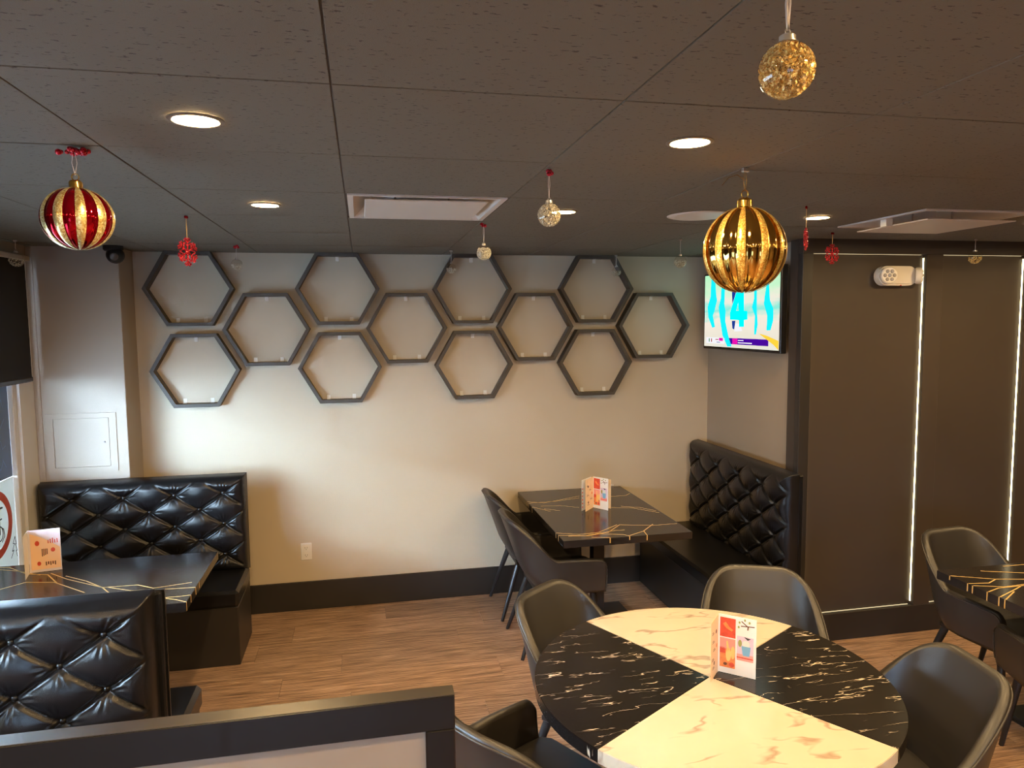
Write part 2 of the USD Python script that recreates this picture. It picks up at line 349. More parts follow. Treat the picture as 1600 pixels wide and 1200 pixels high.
for x, y in ((2.08, 1.81), (3.30, 1.81), (-.36, .59), (.86, .59), (2.08, .59), (3.3, .59), (-.36, -.63), (.86, -.63), (2.08, -.63), (4.52, 3.03), (4.52, 1.81), (-1.58, .59)):
    dup(d0, 'lit downlight in the ceiling behind the viewer, outside the photograph', (x, y, ZC), 0, 'downlights outside the photograph')

def sq_frame(o, i, z0, z1):
    return prism(Polygon([(-o, -o), (o, -o), (o, o), (-o, o)], [[(-i, -i), (i, -i), (i, i), (-i, i)]]), z0, z1)
def frustum(o, zo, i, zi):
    v = [(-o, -o, zo), (o, -o, zo), (o, o, zo), (-o, o, zo), (-i, -i, zi), (i, -i, zi), (i, i, zi), (-i, i, zi)]; th = .004
    v += [(a, b, c + th) for a, b, c in v]; f = []
    for k in range(4):
        n = (k + 1) % 4
        f += [(k, n, 4 + n), (k, 4 + n, 4 + k), (8 + k, 12 + n, 8 + n), (8 + k, 12 + k, 12 + n), (k, 8 + n, n), (k, 8 + k, 8 + n), (4 + k, 4 + n, 12 + n), (4 + k, 12 + n, 12 + k)]
    m = trimesh.Trimesh(np.array(v, float), np.array(f), process=False); m.fix_normals(); return m
def diffuser(x, y, label, drop, bracket):
    t = thing('air_diffuser', label, 'air diffuser', (x + .305, y + .305, ZC))
    part(t, 'frame', sq_frame(.298, .277, -.004, .006), white_metal)
    part(t, 'cone', frustum(.277, .0, .185, .085), white_metal)
    part(t, 'back_plate', bx(-.19, .19, -.19, .19, .09, .095), grey_plastic)
    part(t, 'centre_plate', bx(-.235, .235, -.235, .235, -drop - .006, -drop, .003), white_metal)
    for sx in (-1, 1): part(t, 'hanger', tube([(sx * .11, 0, -drop), (sx * .11, 0, .09)], .004), silver, True)
    if bracket:
        part(t, 'bracket', bx(-.27, -.235, -.02, .02, -.035, .0, .001), white_plastic); 
    return t
diffuser(*DIFF[0], 'white square ceiling air diffuser with plate nearly flush, left of centre', .004, False)
diffuser(*DIFF[1], 'white square ceiling air diffuser with low hanging plate, near the dark panelled wall', .028, True)
sp_ = thing('ceiling_speaker', 'round flat white speaker cover in the ceiling above the television', 'speaker', (1.496, 3.05, ZC))
part(sp_, 'cover', lathe([(0, -.006), (.125, -.006), (.133, -.003), (.135, 0), (0, 0)], 48), white_plastic, 30)
part(sp_, 'rim', lathe([(.1352, -.001), (.1352, -.004), (.139, -.003), (.141, -.0005), (.1352, -.0005)], 48), white_metal, 30)

dc = thing('security_camera', 'dark dome security camera on the ceiling by the left pilaster corner', 'camera', (-1.43, 4.715, ZC))
part(dc, 'base', lathe([(0, 0), (.055, 0), (.055, -.022), (.047, -.03), (0, -.03)], 32), dark_plastic, 40)
b = trimesh.creation.icosphere(3, .05); b.apply_translation((.012, -.008, -.055)); part(dc, 'ball', b, dark_plastic, True)
b = lathe([(0, .006), (.018, .005), (.024, .0), (0, 0)], 24); b.apply_transform(trimesh.transformations.rotation_matrix(PI * .62, (1, .25, 0))); b.apply_translation((.018, -.052, -.068)); part(dc, 'lens', b, smoke_dome, 40)

# ------------------------------------------------------------------ hexagon wall frames
def hexagon(R_): return [(R_ * math.cos(k * PI / 3), R_ * math.sin(k * PI / 3)) for k in range(6)]
HEXL = {}
rowsH = [(2.216, [-1.085, -.150, .764, 1.667], 'top'), (1.949, [-.614, .305, 1.213, 2.110], 'middle'), (1.687, [-1.066, -.148, .768, 1.660], 'bottom')]
ords = ['leftmost', 'second from left', 'third from left', 'rightmost']
h0 = None
for z, xs_, rn in rowsH:
    for x, o in zip(xs_, ords):
        lab = f'empty black hexagon wall frame, {o} in the {rn} row'
        if h0 is None:
            h0 = thing('hexagon_frame', lab, 'wall frame', (x, YB, z), 0, 'black hexagon frames on the back wall')
            outer, inner = hexagon(.2765), hexagon(.2765 - .0255)
            part(h0, 'frame', to_plane(prism(Polygon(outer, [inner]), 0, .082), 'y', 0, -1), hex_paint)
            hb = .2765 * math.sqrt(3) / 2 - .0225
            for (cx, cz, u) in ((0, hb, -1), (-.085, -hb, 1), (.085, -hb, 1)):
                k = cat_([bx(cx - .012, cx + .012, -.005, 0, cz if u > 0 else cz - .030, cz + .030 if u > 0 else cz, .001), bx(cx - .012, cx + .012, -.026, 0, cz if u > 0 else cz - .003, cz + .003 if u > 0 else cz, .001)])
                part(h0, 'mounting_clip', k, white_plastic)
        else: dup(h0, lab, (x, YB, z), 0, 'black hexagon frames on the back wall')

# ------------------------------------------------------------------ wall fittings
ap = thing('access_panel', 'square painted access door on the left pilaster above the booth', 'access panel', (-1.685, 4.79, 1.275))
part(ap, 'frame', to_plane(prism(Polygon([(-.195, -.18), (.195, -.18), (.195, .18), (-.195, .18)], [[(-.155, -.151), (.155, -.151), (.155, .151), (-.155, .151)]]), 0, .006), 'y', 0, -1), paint_grey)
part(ap, 'door', bx(-.1525, .1525, -.0045, .0, -.1485, .1485, .001), paint_grey)
kk = lathe([(0, .004), (.005, .003), (.006, 0), (0, 0)], 16); kk.apply_transform(trimesh.transformations.rotation_matrix(PI / 2, (1, 0, 0))); kk.apply_translation((.125, -.0045, 0)); part(ap, 'latch', kk, grey_plastic)

ot = thing('wall_outlet', 'white double power outlet low on the back wall', 'outlet', (-.416, YB, .412))
part(ot, 'cover_plate', bx(-.037, .037, -.006, 0, -.060, .060, .003), white_plastic)
for s in (-1, 1):
    o_ = part(ot, 'socket', bx(-.017, .017, -.0085, -.006, s * .026 - .015, s * .026 + .015, .002), white_plastic)
    sl = cat_([bx(-.008, -.006, -.0092, -.0085, s * .026 - .003, s * .026 + .007), bx(.006, .008, -.0092, -.0085, s * .026 - .003, s * .026 + .007), bx(-.002, .002, -.0092, -.0085, s * .026 - .011, s * .026 - .007)])
    part(o_, 'slot', sl, dark_plastic)
wd = trimesh.creation.icosphere(2, .006); wd.apply_scale((1.6, 1, .7))
ho = thing('wall_hook', 'tiny white plastic clip on the back wall above the booth table', 'hook', (1.79, YB, .757))
part(ho, 'hook_body', bx(-.022, .022, -.012, 0, -.006, .006, .003), white_plastic); part(ho, 'hook_tip', bx(.018, .028, -.022, -.012, -.004, .008, .002), white_plastic)

el = thing('emergency_light', 'cream twin-head emergency light high on the dark panelled wall', 'emergency light', (3.165, 3.850, 2.241))
cap = LineString([(-.075, 0), (.075, 0)]).buffer(.058, 24)
bm = to_plane(prism(cap, 0, .045), 'y', 0, -1); bm2 = to_plane(prism(cap.buffer(-.012), .045, .055), 'y', 0, -1)
part(el, 'housing', cat_([bm, bm2]), white_plastic, 30)
def head(cx, rot, name):
    h = lathe([(0, 0), (.046, 0), (.05, .006), (.05, .03), (.044, .036), (0, .036)], 32)
    T = trimesh.transformations
    h.apply_transform(T.rotation_matrix(PI / 2, (1, 0, 0))); h.apply_transform(T.rotation_matrix(rot, (0, 0, 1))); h.apply_translation((cx, -.052, 0))
    hp = part(el, 'lamp_head', h, white_plastic, 40)
    for k in range(7):
        r, a = (0, 0) if k == 0 else (.027, k * PI / 3)
        l = lathe([(0, .006), (.009, .004), (.0115, 0), (0, 0)], 12); l.apply_translation((r * math.cos(a), r * math.sin(a), .036))
        l.apply_transform(T.rotation_matrix(PI / 2, (1, 0, 0))); l.apply_transform(T.rotation_matrix(rot, (0, 0, 1))); l.apply_translation((cx, -.052, 0))
        part(hp, 'lens', l, grey_plastic, 40)
head(-.082, -.25, 'l'); head(.112, .95, 'r')
part(el, 'indicator', bx(.015, .022, -.05, -.043, -.060, -.054), red_film)

# television on the right wall
tv = thing('television', 'wall mounted flat television showing a cricket broadcast with a big 4', 'television', (0, 0, 0))
TX = 2.50
part(tv, 'casing', bx(TX - .022, TX + .02, 3.942, 4.948, 1.778, 2.318, .004), dark_plastic)
part(tv, 'wall_mount', bx(TX + .02, XR, 4.25, 4.65, 1.9, 2.2), black_metal)
scr_mat = M('tv_screen', {'g': ('geometry', {}), 's': ('separate_xyz', {}), 'mr': ('map_range', dict(from_min=1.79, from_max=2.31)), 'mp': ('mapping', dict(scale=(1, 2.5, 9))),
    'n': ('noise_texture', dict(scale=1.6, detail=3.0)), 'mf': ('mix_float', dict(fac=.28)),
    'r': ('rgb_ramp', dict(ramp=[(.0, s2l((200, 205, 195))), (.25, s2l((206, 200, 185))), (.42, s2l((214, 205, 190))), (.5, s2l((120, 205, 190))), (.6, s2l((210, 205, 190))), (.72, s2l((176, 214, 178))), (1, s2l((110, 214, 150)))])),
    'e': ('emission', dict(strength=1.25))},
    [('g.position', 's.vector'), ('s.z', 'mr.value'), ('g.position', 'mp.vector'), ('mp.vector', 'n.vector'), ('mr.result', 'mf.a'), ('n.fac', 'mf.b'), ('mf.result', 'r.fac'), ('r.color', 'e.color')], 'e.emission')
scr = part(tv, 'screen', bx(TX - .0225, TX - .021, 3.957, 4.933, 1.796, 2.306), scr_mat)
cyan = emit('tv_cyan', s2l((0, 226, 236)), 1.5); cyan2 = emit('tv_cyan_soft', s2l((20, 214, 226)), 1.25)
tvw = emit('tv_white', s2l((235, 235, 240)), 1.0); navy = emit('tv_navy', s2l((30, 60, 150)), .9); purple = emit('tv_purple', s2l((70, 10, 150)), 1.0)
magenta = emit('tv_magenta', s2l((225, 20, 170)), 1.0); yellow = emit('tv_yellow', s2l((250, 205, 60)), 1.0); tgreen = emit('tv_green', s2l((60, 140, 90)), .9); tred = emit('tv_red', s2l((170, 60, 40)), .9)
def scrp(name, poly, mat, lay, hole=None):
    p = Polygon(poly, [hole] if hole else None).buffer(0)
    part(scr, name, to_plane(prism(p, 0, .0003), 'x', TX - .0226 - .0004 * lay, -1), mat)
scrp('picture_patch', [(4.833, 2.29), (4.782, 2.29), (4.76, 2.167), (4.746, 2.124), (4.781, 2.052), (4.806, 2.016), (4.771, 1.937), (4.81, 1.93), (4.871, 2.004), (4.886, 2.079), (4.843, 2.152)], cyan2, 1)
scrp('picture_patch', [(4.679, 2.26), (4.631, 2.26), (4.64, 2.097), (4.62, 2.044), (4.624, 1.979), (4.578, 1.879), (4.528, 1.804), (4.587, 1.802), (4.657, 1.878), (4.704, 2.015), (4.719, 2.075), (4.69, 2.135)], cyan2, 1)
scrp('picture_patch', [(4.251, 2.22), (4.22, 2.22), (4.215, 2.043), (4.202, 1.956), (4.22, 1.891), (4.24, 1.89), (4.235, 2.011), (4.273, 2.066), (4.249, 2.12)], cyan2, 1)
scrp('picture_patch', [(4.101, 2.22), (4.082, 2.22), (4.065, 2.104), (4.025, 2.051), (4.026, 1.977), (4.052, 1.92), (4.096, 1.919), (4.09, 2.009), (4.132, 2.084), (4.124, 2.132)], cyan2, 1)
scrp('picture_patch', [(4.542, 2.25), (4.42, 2.25), (4.473, 2.187), (4.505, 2.129), (4.527, 2.095)], navy, 1)
scrp('picture_patch', [(4.529, 1.979), (4.483, 1.979), (4.498, 1.921), (4.521, 1.927)], navy, 1)
scrp('picture_patch', [(4.482, 1.961), (4.42, 1.961), (4.391, 1.911), (4.497, 1.907)], tvw, 1)
scrp('numeral', [(4.467, 2.187), (4.379, 2.187), (4.373, 2.043), (4.33, 2.042), (4.328, 1.987), (4.371, 1.984), (4.37, 1.939), (4.43, 1.939), (4.432, 1.984), (4.552, 1.988), (4.554, 2.037)], cyan, 2, [(4.45, 2.101), (4.44, 2.044), (4.477, 2.045)])
scrp('caption_bar', [(4.9, 1.861), (4.626, 1.861), (4.626, 1.818), (4.9, 1.818)], tvw, 1)
scrp('caption_bar', [(4.566, 1.861), (4.074, 1.861), (4.074, 1.820), (4.566, 1.820)], purple, 1)
for a, b, c, d, mt in ((4.859, 4.846, 1.829, 1.853, tgreen), (4.824, 4.811, 1.829, 1.853, tred), (4.705, 4.65, 1.839, 1.859, magenta), (4.519, 4.45, 1.821, 1.860, magenta),
                       (4.444, 4.372, 1.844, 1.851, tvw), (4.444, 4.264, 1.828, 1.835, tvw), (4.76, 4.715, 1.845, 1.850, tred), (4.74, 4.69, 1.826, 1.830, navy)):
    scrp('caption_mark', [(a, c), (b, c), (b, d), (a, d)], mt, 3)
scrp('picture_patch', [(4.184, 1.897), (4.094, 1.885), (3.960, 1.855), (3.960, 1.799), (4.016, 1.831)], yellow, 2)

# ------------------------------------------------------------------ blinds and window films
def blind(y0, y1, label, zb=1.662):
    t = thing('roller_blind', label, 'roller blind', (0, y0, 0), 0, None)
    L_ = y1 - y0
    part(t, 'fabric', bx(XL + .030, XL + .033, 0, L_, zb + .028, 2.36), blind_fabric)
    part(t, 'bottom_bar', bx(XL + .024, XL + .040, 0, L_, zb, zb + .028, .004), dark_plastic)
    part(t, 'head_rail', bx(XL + .002, XL + .055, 0, L_ + .02, 2.36, 2.388, .004), white_metal)
    return t
blind(2.9, 4.69, 'black roller blind half down over the window, left edge of the picture')
blind(-2.95, .92, 'black roller blind fully down over the windows behind the viewer, outside the photograph', .43)
blind(.98, 2.88, 'black roller blind over the window beside the near booth, outside the photograph')
fx = XL - .043
wfm = thing('window_film', 'slate blue window film with faint white scribbles behind the left booth', 'window film', (0, 0, 0))
part(wfm, 'film', bx(fx, fx + .001, 4.29, 4.549, 1.135, 1.70), slate_film)
fx2 = plain('faint_mark', s2l((104, 122, 146)), .5)
for k in range(4):
    z = 1.22 + .11 * k
    pts = [(4.36 + .02 * i + .012 * math.sin(i * 2.1 + k), z + .03 * math.sin(i * 1.7 + k * 2)) for i in range(7)]
    part(wfm, 'scribble', to_plane(strip(pts, .006, 0, .0005), 'x', fx + .001, 1), fx2)
dec = thing('window_sticker', 'white window sticker with a red ring and script letter behind the left table', 'sticker', (0, 0, 0))
part(dec, 'sheet', cat_([bx(fx, fx + .001, 2.925, 4.549, .475, 1.132), bx(fx, fx + .001, 1.055, 2.855, .475, 1.132)]), white_film)
from shapely.geometry import Point
ring = Point(0, 0).buffer(.190, 48).difference(Point(0, 0).buffer(.145, 48))
def onwin(poly): 
    m = to_plane(prism(poly, 0, .0006), 'x', fx + .001, 1); m.apply_translation((0, 4.318, .905)); return m
part(dec, 'ring', onwin(ring), red_film)
glyph = unary_union([LineString([(.045, .085), (.040, -.055)]).buffer(.008), LineString([(.0, .088), (.085, .082)]).buffer(.005), LineString([(.015, .02), (.07, .022)]).buffer(.004),
                     LineString([(.04 + .035 * math.cos(a) , -.055 + .04 * math.sin(a)) for a in np.linspace(PI * .9, -PI * 1.1, 24)]).buffer(.0035), LineString([(.055, -.02), (.085, -.04), (.09, -.08), (.06, -.105)]).buffer(.003)])
part(dec, 'letter', onwin(glyph), ink)
tree = LineString([(.150, -.225), (.185, -.190), (.165, -.190), (.195, -.155), (.180, -.150), (.205, -.115), (.215, -.16), (.205, -.16), (.222, -.20), (.21, -.20), (.222, -.235)]).buffer(.0025)
part(dec, 'tree_drawing', onwin(tree), ink)

# ------------------------------------------------------------------ tufted booths
def tuft(W, H, T, x0, z0, cs=.285, rs=.0975, res=.0055, puff=.030, r=.032, seed=1, fold=.0034):
    """A button-tufted cushion: back at y=0, front towards -y, x from 0 to W, z from 0 to H; buttons at x0 + k*cs on every other row from z0 down."""
    nx, nz = int(W / res), int(H / res)
    X, Z = np.meshgrid(np.linspace(0, W, nx), np.linspace(0, H, nz), indexing='ij')
    p, q = (X - x0) / cs, (z0 - Z) / rs
    u, v = p + q / 2, p - q / 2
    su, sv = np.abs(np.sin(PI * u)), np.abs(np.sin(PI * v))
    du, dv = np.abs(u - np.round(u)) / 6.2, np.abs(v - np.round(v)) / 6.2
    fade = np.clip(1 + q * 1.05, .06, 1)
    h = puff * (1 - fade * (1 - (su * sv) ** .48))
    for dd in (du, dv): h += fade * (-.006 * np.exp(-(dd / .0045) ** 2) + .0035 * np.exp(-((dd - .0115) / .005) ** 2))
    rn = np.random.RandomState(seed); btn = []
    for i in range(-1, int(H / rs) + 1):
        for k in range(-8, 9):
            bx_, bz = x0 + (k + (.5 if i % 2 else 0)) * cs, z0 - i * rs
            if i >= 0 and .04 < bx_ < W - .04 and .05 < bz < H - .03: btn.append((bx_, bz))
    bt = np.zeros_like(X)
    for (a, b) in btn:
        dx, dz = X - a, Z - b; rho = np.hypot(dx, dz); th = np.arctan2(dz, dx); ph = rn.uniform(0, 6)
        h -= .014 * np.exp(-(rho / .022) ** 2)
        h += fold * np.cos(17 * th + ph + 1.5 * np.sin(2 * th + ph)) * np.exp(-((rho - .045) / .024) ** 2) * (.5 + .5 * np.sin(3 * th + ph))
    e = np.minimum(np.minimum(X, W - X), np.minimum(Z, H - Z)); pr = np.sqrt(np.clip(1 - (1 - np.minimum(e / r, 1)) ** 2, 0, 1))
    pe = np.clip(e / .07, 0, 1); pe = pe * pe * (3 - 2 * pe)
    Yv = -(T * pr + h * pe)
    vt = np.stack([X, Yv, Z], -1).reshape(-1, 3); idx = np.arange(nx * nz).reshape(nx, nz)
    a, b, c, d = idx[:-1, :-1].ravel(), idx[1:, :-1].ravel(), idx[1:, 1:].ravel(), idx[:-1, 1:].ravel()
    f = np.concatenate([np.stack([a, b, c], 1), np.stack([a, c, d], 1)])
    bvt = [(0, 0, 0), (W, 0, 0), (W, 0, H), (0, 0, H)]; n0 = len(vt); vt = np.vstack([vt, bvt])
    f = np.vstack([f, [[n0, n0 + 2, n0 + 1], [n0, n0 + 3, n0 + 2]]])
    m = trimesh.Trimesh(vt, f, process=False)
    dep = lambda x, z: T + .002
    return m, [(x, -(T - .010), z) for x, z in btn]
def button():
    m = lathe([(0, .008), (.006, .0072), (.0105, .004), (.012, 0), (.009, -.006), (0, -.006)], 14)
    m.apply_transform(trimesh.transformations.rotation_matrix(PI / 2, (1, 0, 0))); return m
BT = button()
def add_tuft(t, name, W, H, T, x0, z0, M4, mat=leather, **kw):
    m, bs = tuft(W, H, T, x0, z0, **kw)
    m.apply_transform(M4); p = part(t, name, m, mat, True)
    for b in bs:
        c = BT.copy(); c.apply_translation(b); c.apply_transform(M4); part(p, 'button', c, mat, 40)
def mat4(tx, ty, tz, rz=0):
    T = trimesh.transformations
    return T.translation_matrix((tx, ty, tz)) @ T.rotation_matrix(rz, (0, 0, 1))

SZ = .45
# far left booth, its back to the pilaster
b1 = thing('booth_bench', 'black button-tufted booth bench against the back wall under the access door', 'booth', (0, 0, 0))
XB = -.738
add_tuft(b1, 'tufted_back', XB - (XL + .012), 1.05 - SZ + .02, .075, -.872 - (XL + .012), .94 - (SZ - .02), mat4(XL + .012, 4.755, SZ - .02), res=.0055, seed=2)
part(b1, 'back_board', bx(XL + .014, XB - .012, 4.755, 4.780, 0, 1.035, .006), leather, label='smooth black back board')
part(b1, 'seat_cushion', bx(XL + .012, XB, 4.285, 4.735, SZ - .10, SZ, .018), leather)
part(b1, 'plinth', bx(XL + .012, XB - .006, 4.300, 4.75, 0, SZ - .10, .004), black_trim)
# near double booth
b2 = thing('booth_bench', 'near double-sided black tufted booth in the lower left corner', 'booth', (0, 0, 0))
add_tuft(b2, 'tufted_back', -.742 - (XL + .012), .60, .075, -.892 - (XL + .012), .933 - .455, mat4(XL + .012, 2.685, .455), res=.0055, seed=5)
part(b2, 'core_board', bx(XL + .012, -.724, 2.685, 2.715, 0, 1.04, .006), leather)
add_tuft(b2, 'tufted_back', -.718 - (XL + .012), .60, .055, .12, .480, mat4(-.718, 2.715, .44, PI), res=.0055, seed=6)
part(b2, 'seat_cushion', bx(XL + .012, -.712, 2.78, 3.19, SZ - .10, SZ, .018), leather)
part(b2, 'seat_cushion', bx(XL + .012, -.742, 2.16, 2.60, SZ - .10, SZ, .018), leather)
part(b2, 'plinth', bx(XL + .012, -.724, 2.20, 3.175, 0, SZ - .10, .004), black_trim)
# right bench along the grey wall
b3 = thing('booth_bench', 'black button-tufted bench along the right wall below the television', 'booth', (0, 0, 0))
add_tuft(b3, 'tufted_back', 5.05 - 3.74, .66, .07, .17, .545, mat4(2.495, 5.05, .42, -PI / 2), res=.0055, seed=9)
part(b3, 'back_board', bx(2.495, 2.525, 3.74, 5.05, 0, 1.07, .006), leather)
part(b3, 'seat_cushion', bx(2.005, 2.48, 3.745, 5.05, SZ - .09, SZ, .015), leather)
part(b3, 'plinth', bx(2.03, 2.49, 3.76, 5.05, 0, SZ - .09, .004), black_trim)

# ------------------------------------------------------------------ tables
def rect_table(name, label, x0, x1, y0, y1, lines, ped, drops=()):
    t = thing(name, label, 'table', (0, 0, 0))
    ZT = .75; th = .042
    part(t, 'tabletop', bx(x0, x1, y0, y1, ZT - th, ZT, .0015), table_black)
    for ln in lines:
        part(t, 'gold_inlay', strip(ln, .0062, ZT, ZT + .0006), gold_paint)
    for (px, py, dx, dy, L_) in drops:      # gold running over the edge
        if dx: m = bx(px - .0006 if dx < 0 else px, px if dx < 0 else px + .0006, py - .003, py + .003, ZT - L_, ZT + .0006)
        else: m = bx(px - .003, px + .003, py - .0006 if dy < 0 else py, py if dy < 0 else py + .0006, ZT - L_, ZT + .0006)
        part(t, 'gold_inlay', m, gold_paint)
    for (px, py) in ped:
        part(t, 'column', bx(px - .038, px + .038, py - .038, py + .038, .03, ZT - th - .012, .004), black_metal)
        part(t, 'base_plate', bx(px - .25, px + .25, py - .25, py + .25, 0, .03, .008), black_metal)
        part(t, 'top_plate', bx(px - .15, px + .15, py - .15, py + .15, ZT - th - .012, ZT - th), black_metal)
    return t
rl = [[(1.087, 3.995), (1.208, 3.937), (1.328, 3.948), (1.489, 4.074)], [(1.087, 3.945), (1.236, 3.905), (1.433, 3.963), (1.496, 3.961)],
      [(1.136, 3.916), (1.254, 3.9), (1.383, 3.935), (1.504, 4.07), (1.694, 4.011), (1.854, 4.015)], [(1.302, 3.928), (1.456, 3.875), (1.478, 3.845), (1.593, 3.911), (1.705, 4.036)], [(1.597, 3.914), (1.585, 3.836)],
      [(1.087, 4.753), (1.188, 4.69), (1.48, 4.823)], [(1.087, 4.708), (1.287, 4.72), (1.463, 4.77)], [(1.146, 4.612), (1.276, 4.598), (1.386, 4.519)], [(1.087, 4.606), (1.175, 4.47)], [(1.151, 4.543), (1.241, 4.471)],
      [(1.684, 4.754), (1.807, 4.762), (1.854, 4.81)], [(1.593, 4.469), (1.73, 4.419), (1.849, 4.274)], [(1.666, 4.485), (1.777, 4.424), (1.848, 4.323)], [(1.26, 3.87), (1.36, 3.835)]]
rect_table('dining_table', 'black rectangular table with gold branching lines beside the right bench', 1.084, 1.868, 3.832, 5.048, rl, [(1.47, 4.40)],
           [(1.084, 3.995, -1, 0, .03), (1.084, 3.945, -1, 0, .035), (1.084, 4.753, -1, 0, .03), (1.084, 4.708, -1, 0, .035), (1.084, 4.606, -1, 0, .038), (1.585, 3.832, 0, -1, .03), (1.478, 3.832, 0, -1, .02), (1.36, 3.832, 0, -1, .03)])
ll = [[(-1.88, 3.69), (-1.702, 3.726), (-1.625, 3.803), (-1.487, 3.771), (-1.293, 3.59)], [(-1.564, 3.897), (-1.465, 3.748)], [(-1.556, 3.914), (-1.444, 3.805), (-1.234, 3.643), (-1.182, 3.564)],
      [(-1.468, 3.856), (-1.341, 3.754), (-1.234, 3.643), (-1.08, 3.641), (-.993, 3.578), (-.832, 3.618)], [(-1.204, 3.636), (-1.087, 3.567), (-.901, 3.549), (-.802, 3.544)], [(-.916, 3.439), (-.848, 3.439), (-.802, 3.446)], [(-.905, 3.429), (-.853, 3.401), (-.802, 3.362)],
      [(-1.88, 4.08), (-1.804, 4.06), (-1.672, 3.932), (-1.564, 3.897)], [(-1.87, 4.05), (-1.736, 3.99), (-1.60, 3.90)]]
rect_table('dining_table', 'black table with gold branching lines in the left booth by the window', XL + .02, -.80, 3.352, 4.092, ll, [(-1.36, 3.72)],
           [(-.80, 3.544, 1, 0, .035), (-.80, 3.446, 1, 0, .035), (-.80, 3.362, 1, 0, .04), (-.80, 3.618, 1, 0, .03)])
tl_ = [[(2.743, 2.875), (2.913, 2.789), (3.2, 2.72)], [(2.743, 2.77), (2.839, 2.754), (2.913, 2.789)], [(2.743, 2.742), (2.869, 2.697), (2.982, 2.704), (3.2, 2.72)], [(2.743, 2.662), (2.827, 2.691), (2.968, 2.691)], [(2.743, 2.60), (2.899, 2.666), (2.982, 2.704)], [(2.743, 2.57), (2.86, 2.64)],
       [(2.938, 2.9), (2.978, 2.882), (3.3, 2.76)], [(3.1, 2.93), (3.224, 2.929)]]
rect_table('dining_table', 'black table with gold branching lines cut by the right edge of the picture', 2.738, 3.95, 2.33, 2.955, tl_, [(3.34, 2.66)],
           [(2.738, 2.875, -1, 0, .02), (2.738, 2.77, -1, 0, .036), (2.738, 2.742, -1, 0, .036), (2.738, 2.662, -1, 0, .04), (2.738, 2.60, -1, 0, .04), (2.738, 2.57, -1, 0, .04)])

# round marble table
RC, RR = (1.153, 2.222), .608
rtab = thing('round_table', 'round pedestal table in alternating black and white marble quarters', 'table', (RC[0], RC[1], 0))
angs = [math.radians(a) for a in (31, 117, 212, 303, 391)]
for k in range(4):
    a0, a1 = angs[k], angs[k + 1]; g = .0006
    arc = [(RR * math.cos(a), RR * math.sin(a)) for a in np.linspace(a0, a1, 40)]
    pg = Polygon([(0, 0)] + arc).buffer(-g)
    wm = (k % 2 == 0)
    lo, hi = prism(pg, .708, .7485), prism(pg.buffer(-.0015), .7485, .75)
    part(rtab, 'marble_quarter', cat_([lo, hi]), white_marble if wm else black_marble, label=('white marble quarter of the tabletop' if wm else 'black marble quarter of the tabletop'))
part(rtab, 'column', lathe([(0, .02), (.05, .02), (.05, .05), (.04, .08), (.038, .65), (.05, .68), (.13, .695), (.13, .706), (0, .706)], 32), black_metal, 40)
part(rtab, 'foot', lathe([(0, 0), (.30, 0), (.30, .012), (.27, .02), (.06, .035), (0, .035)], 48), black_metal, 40)

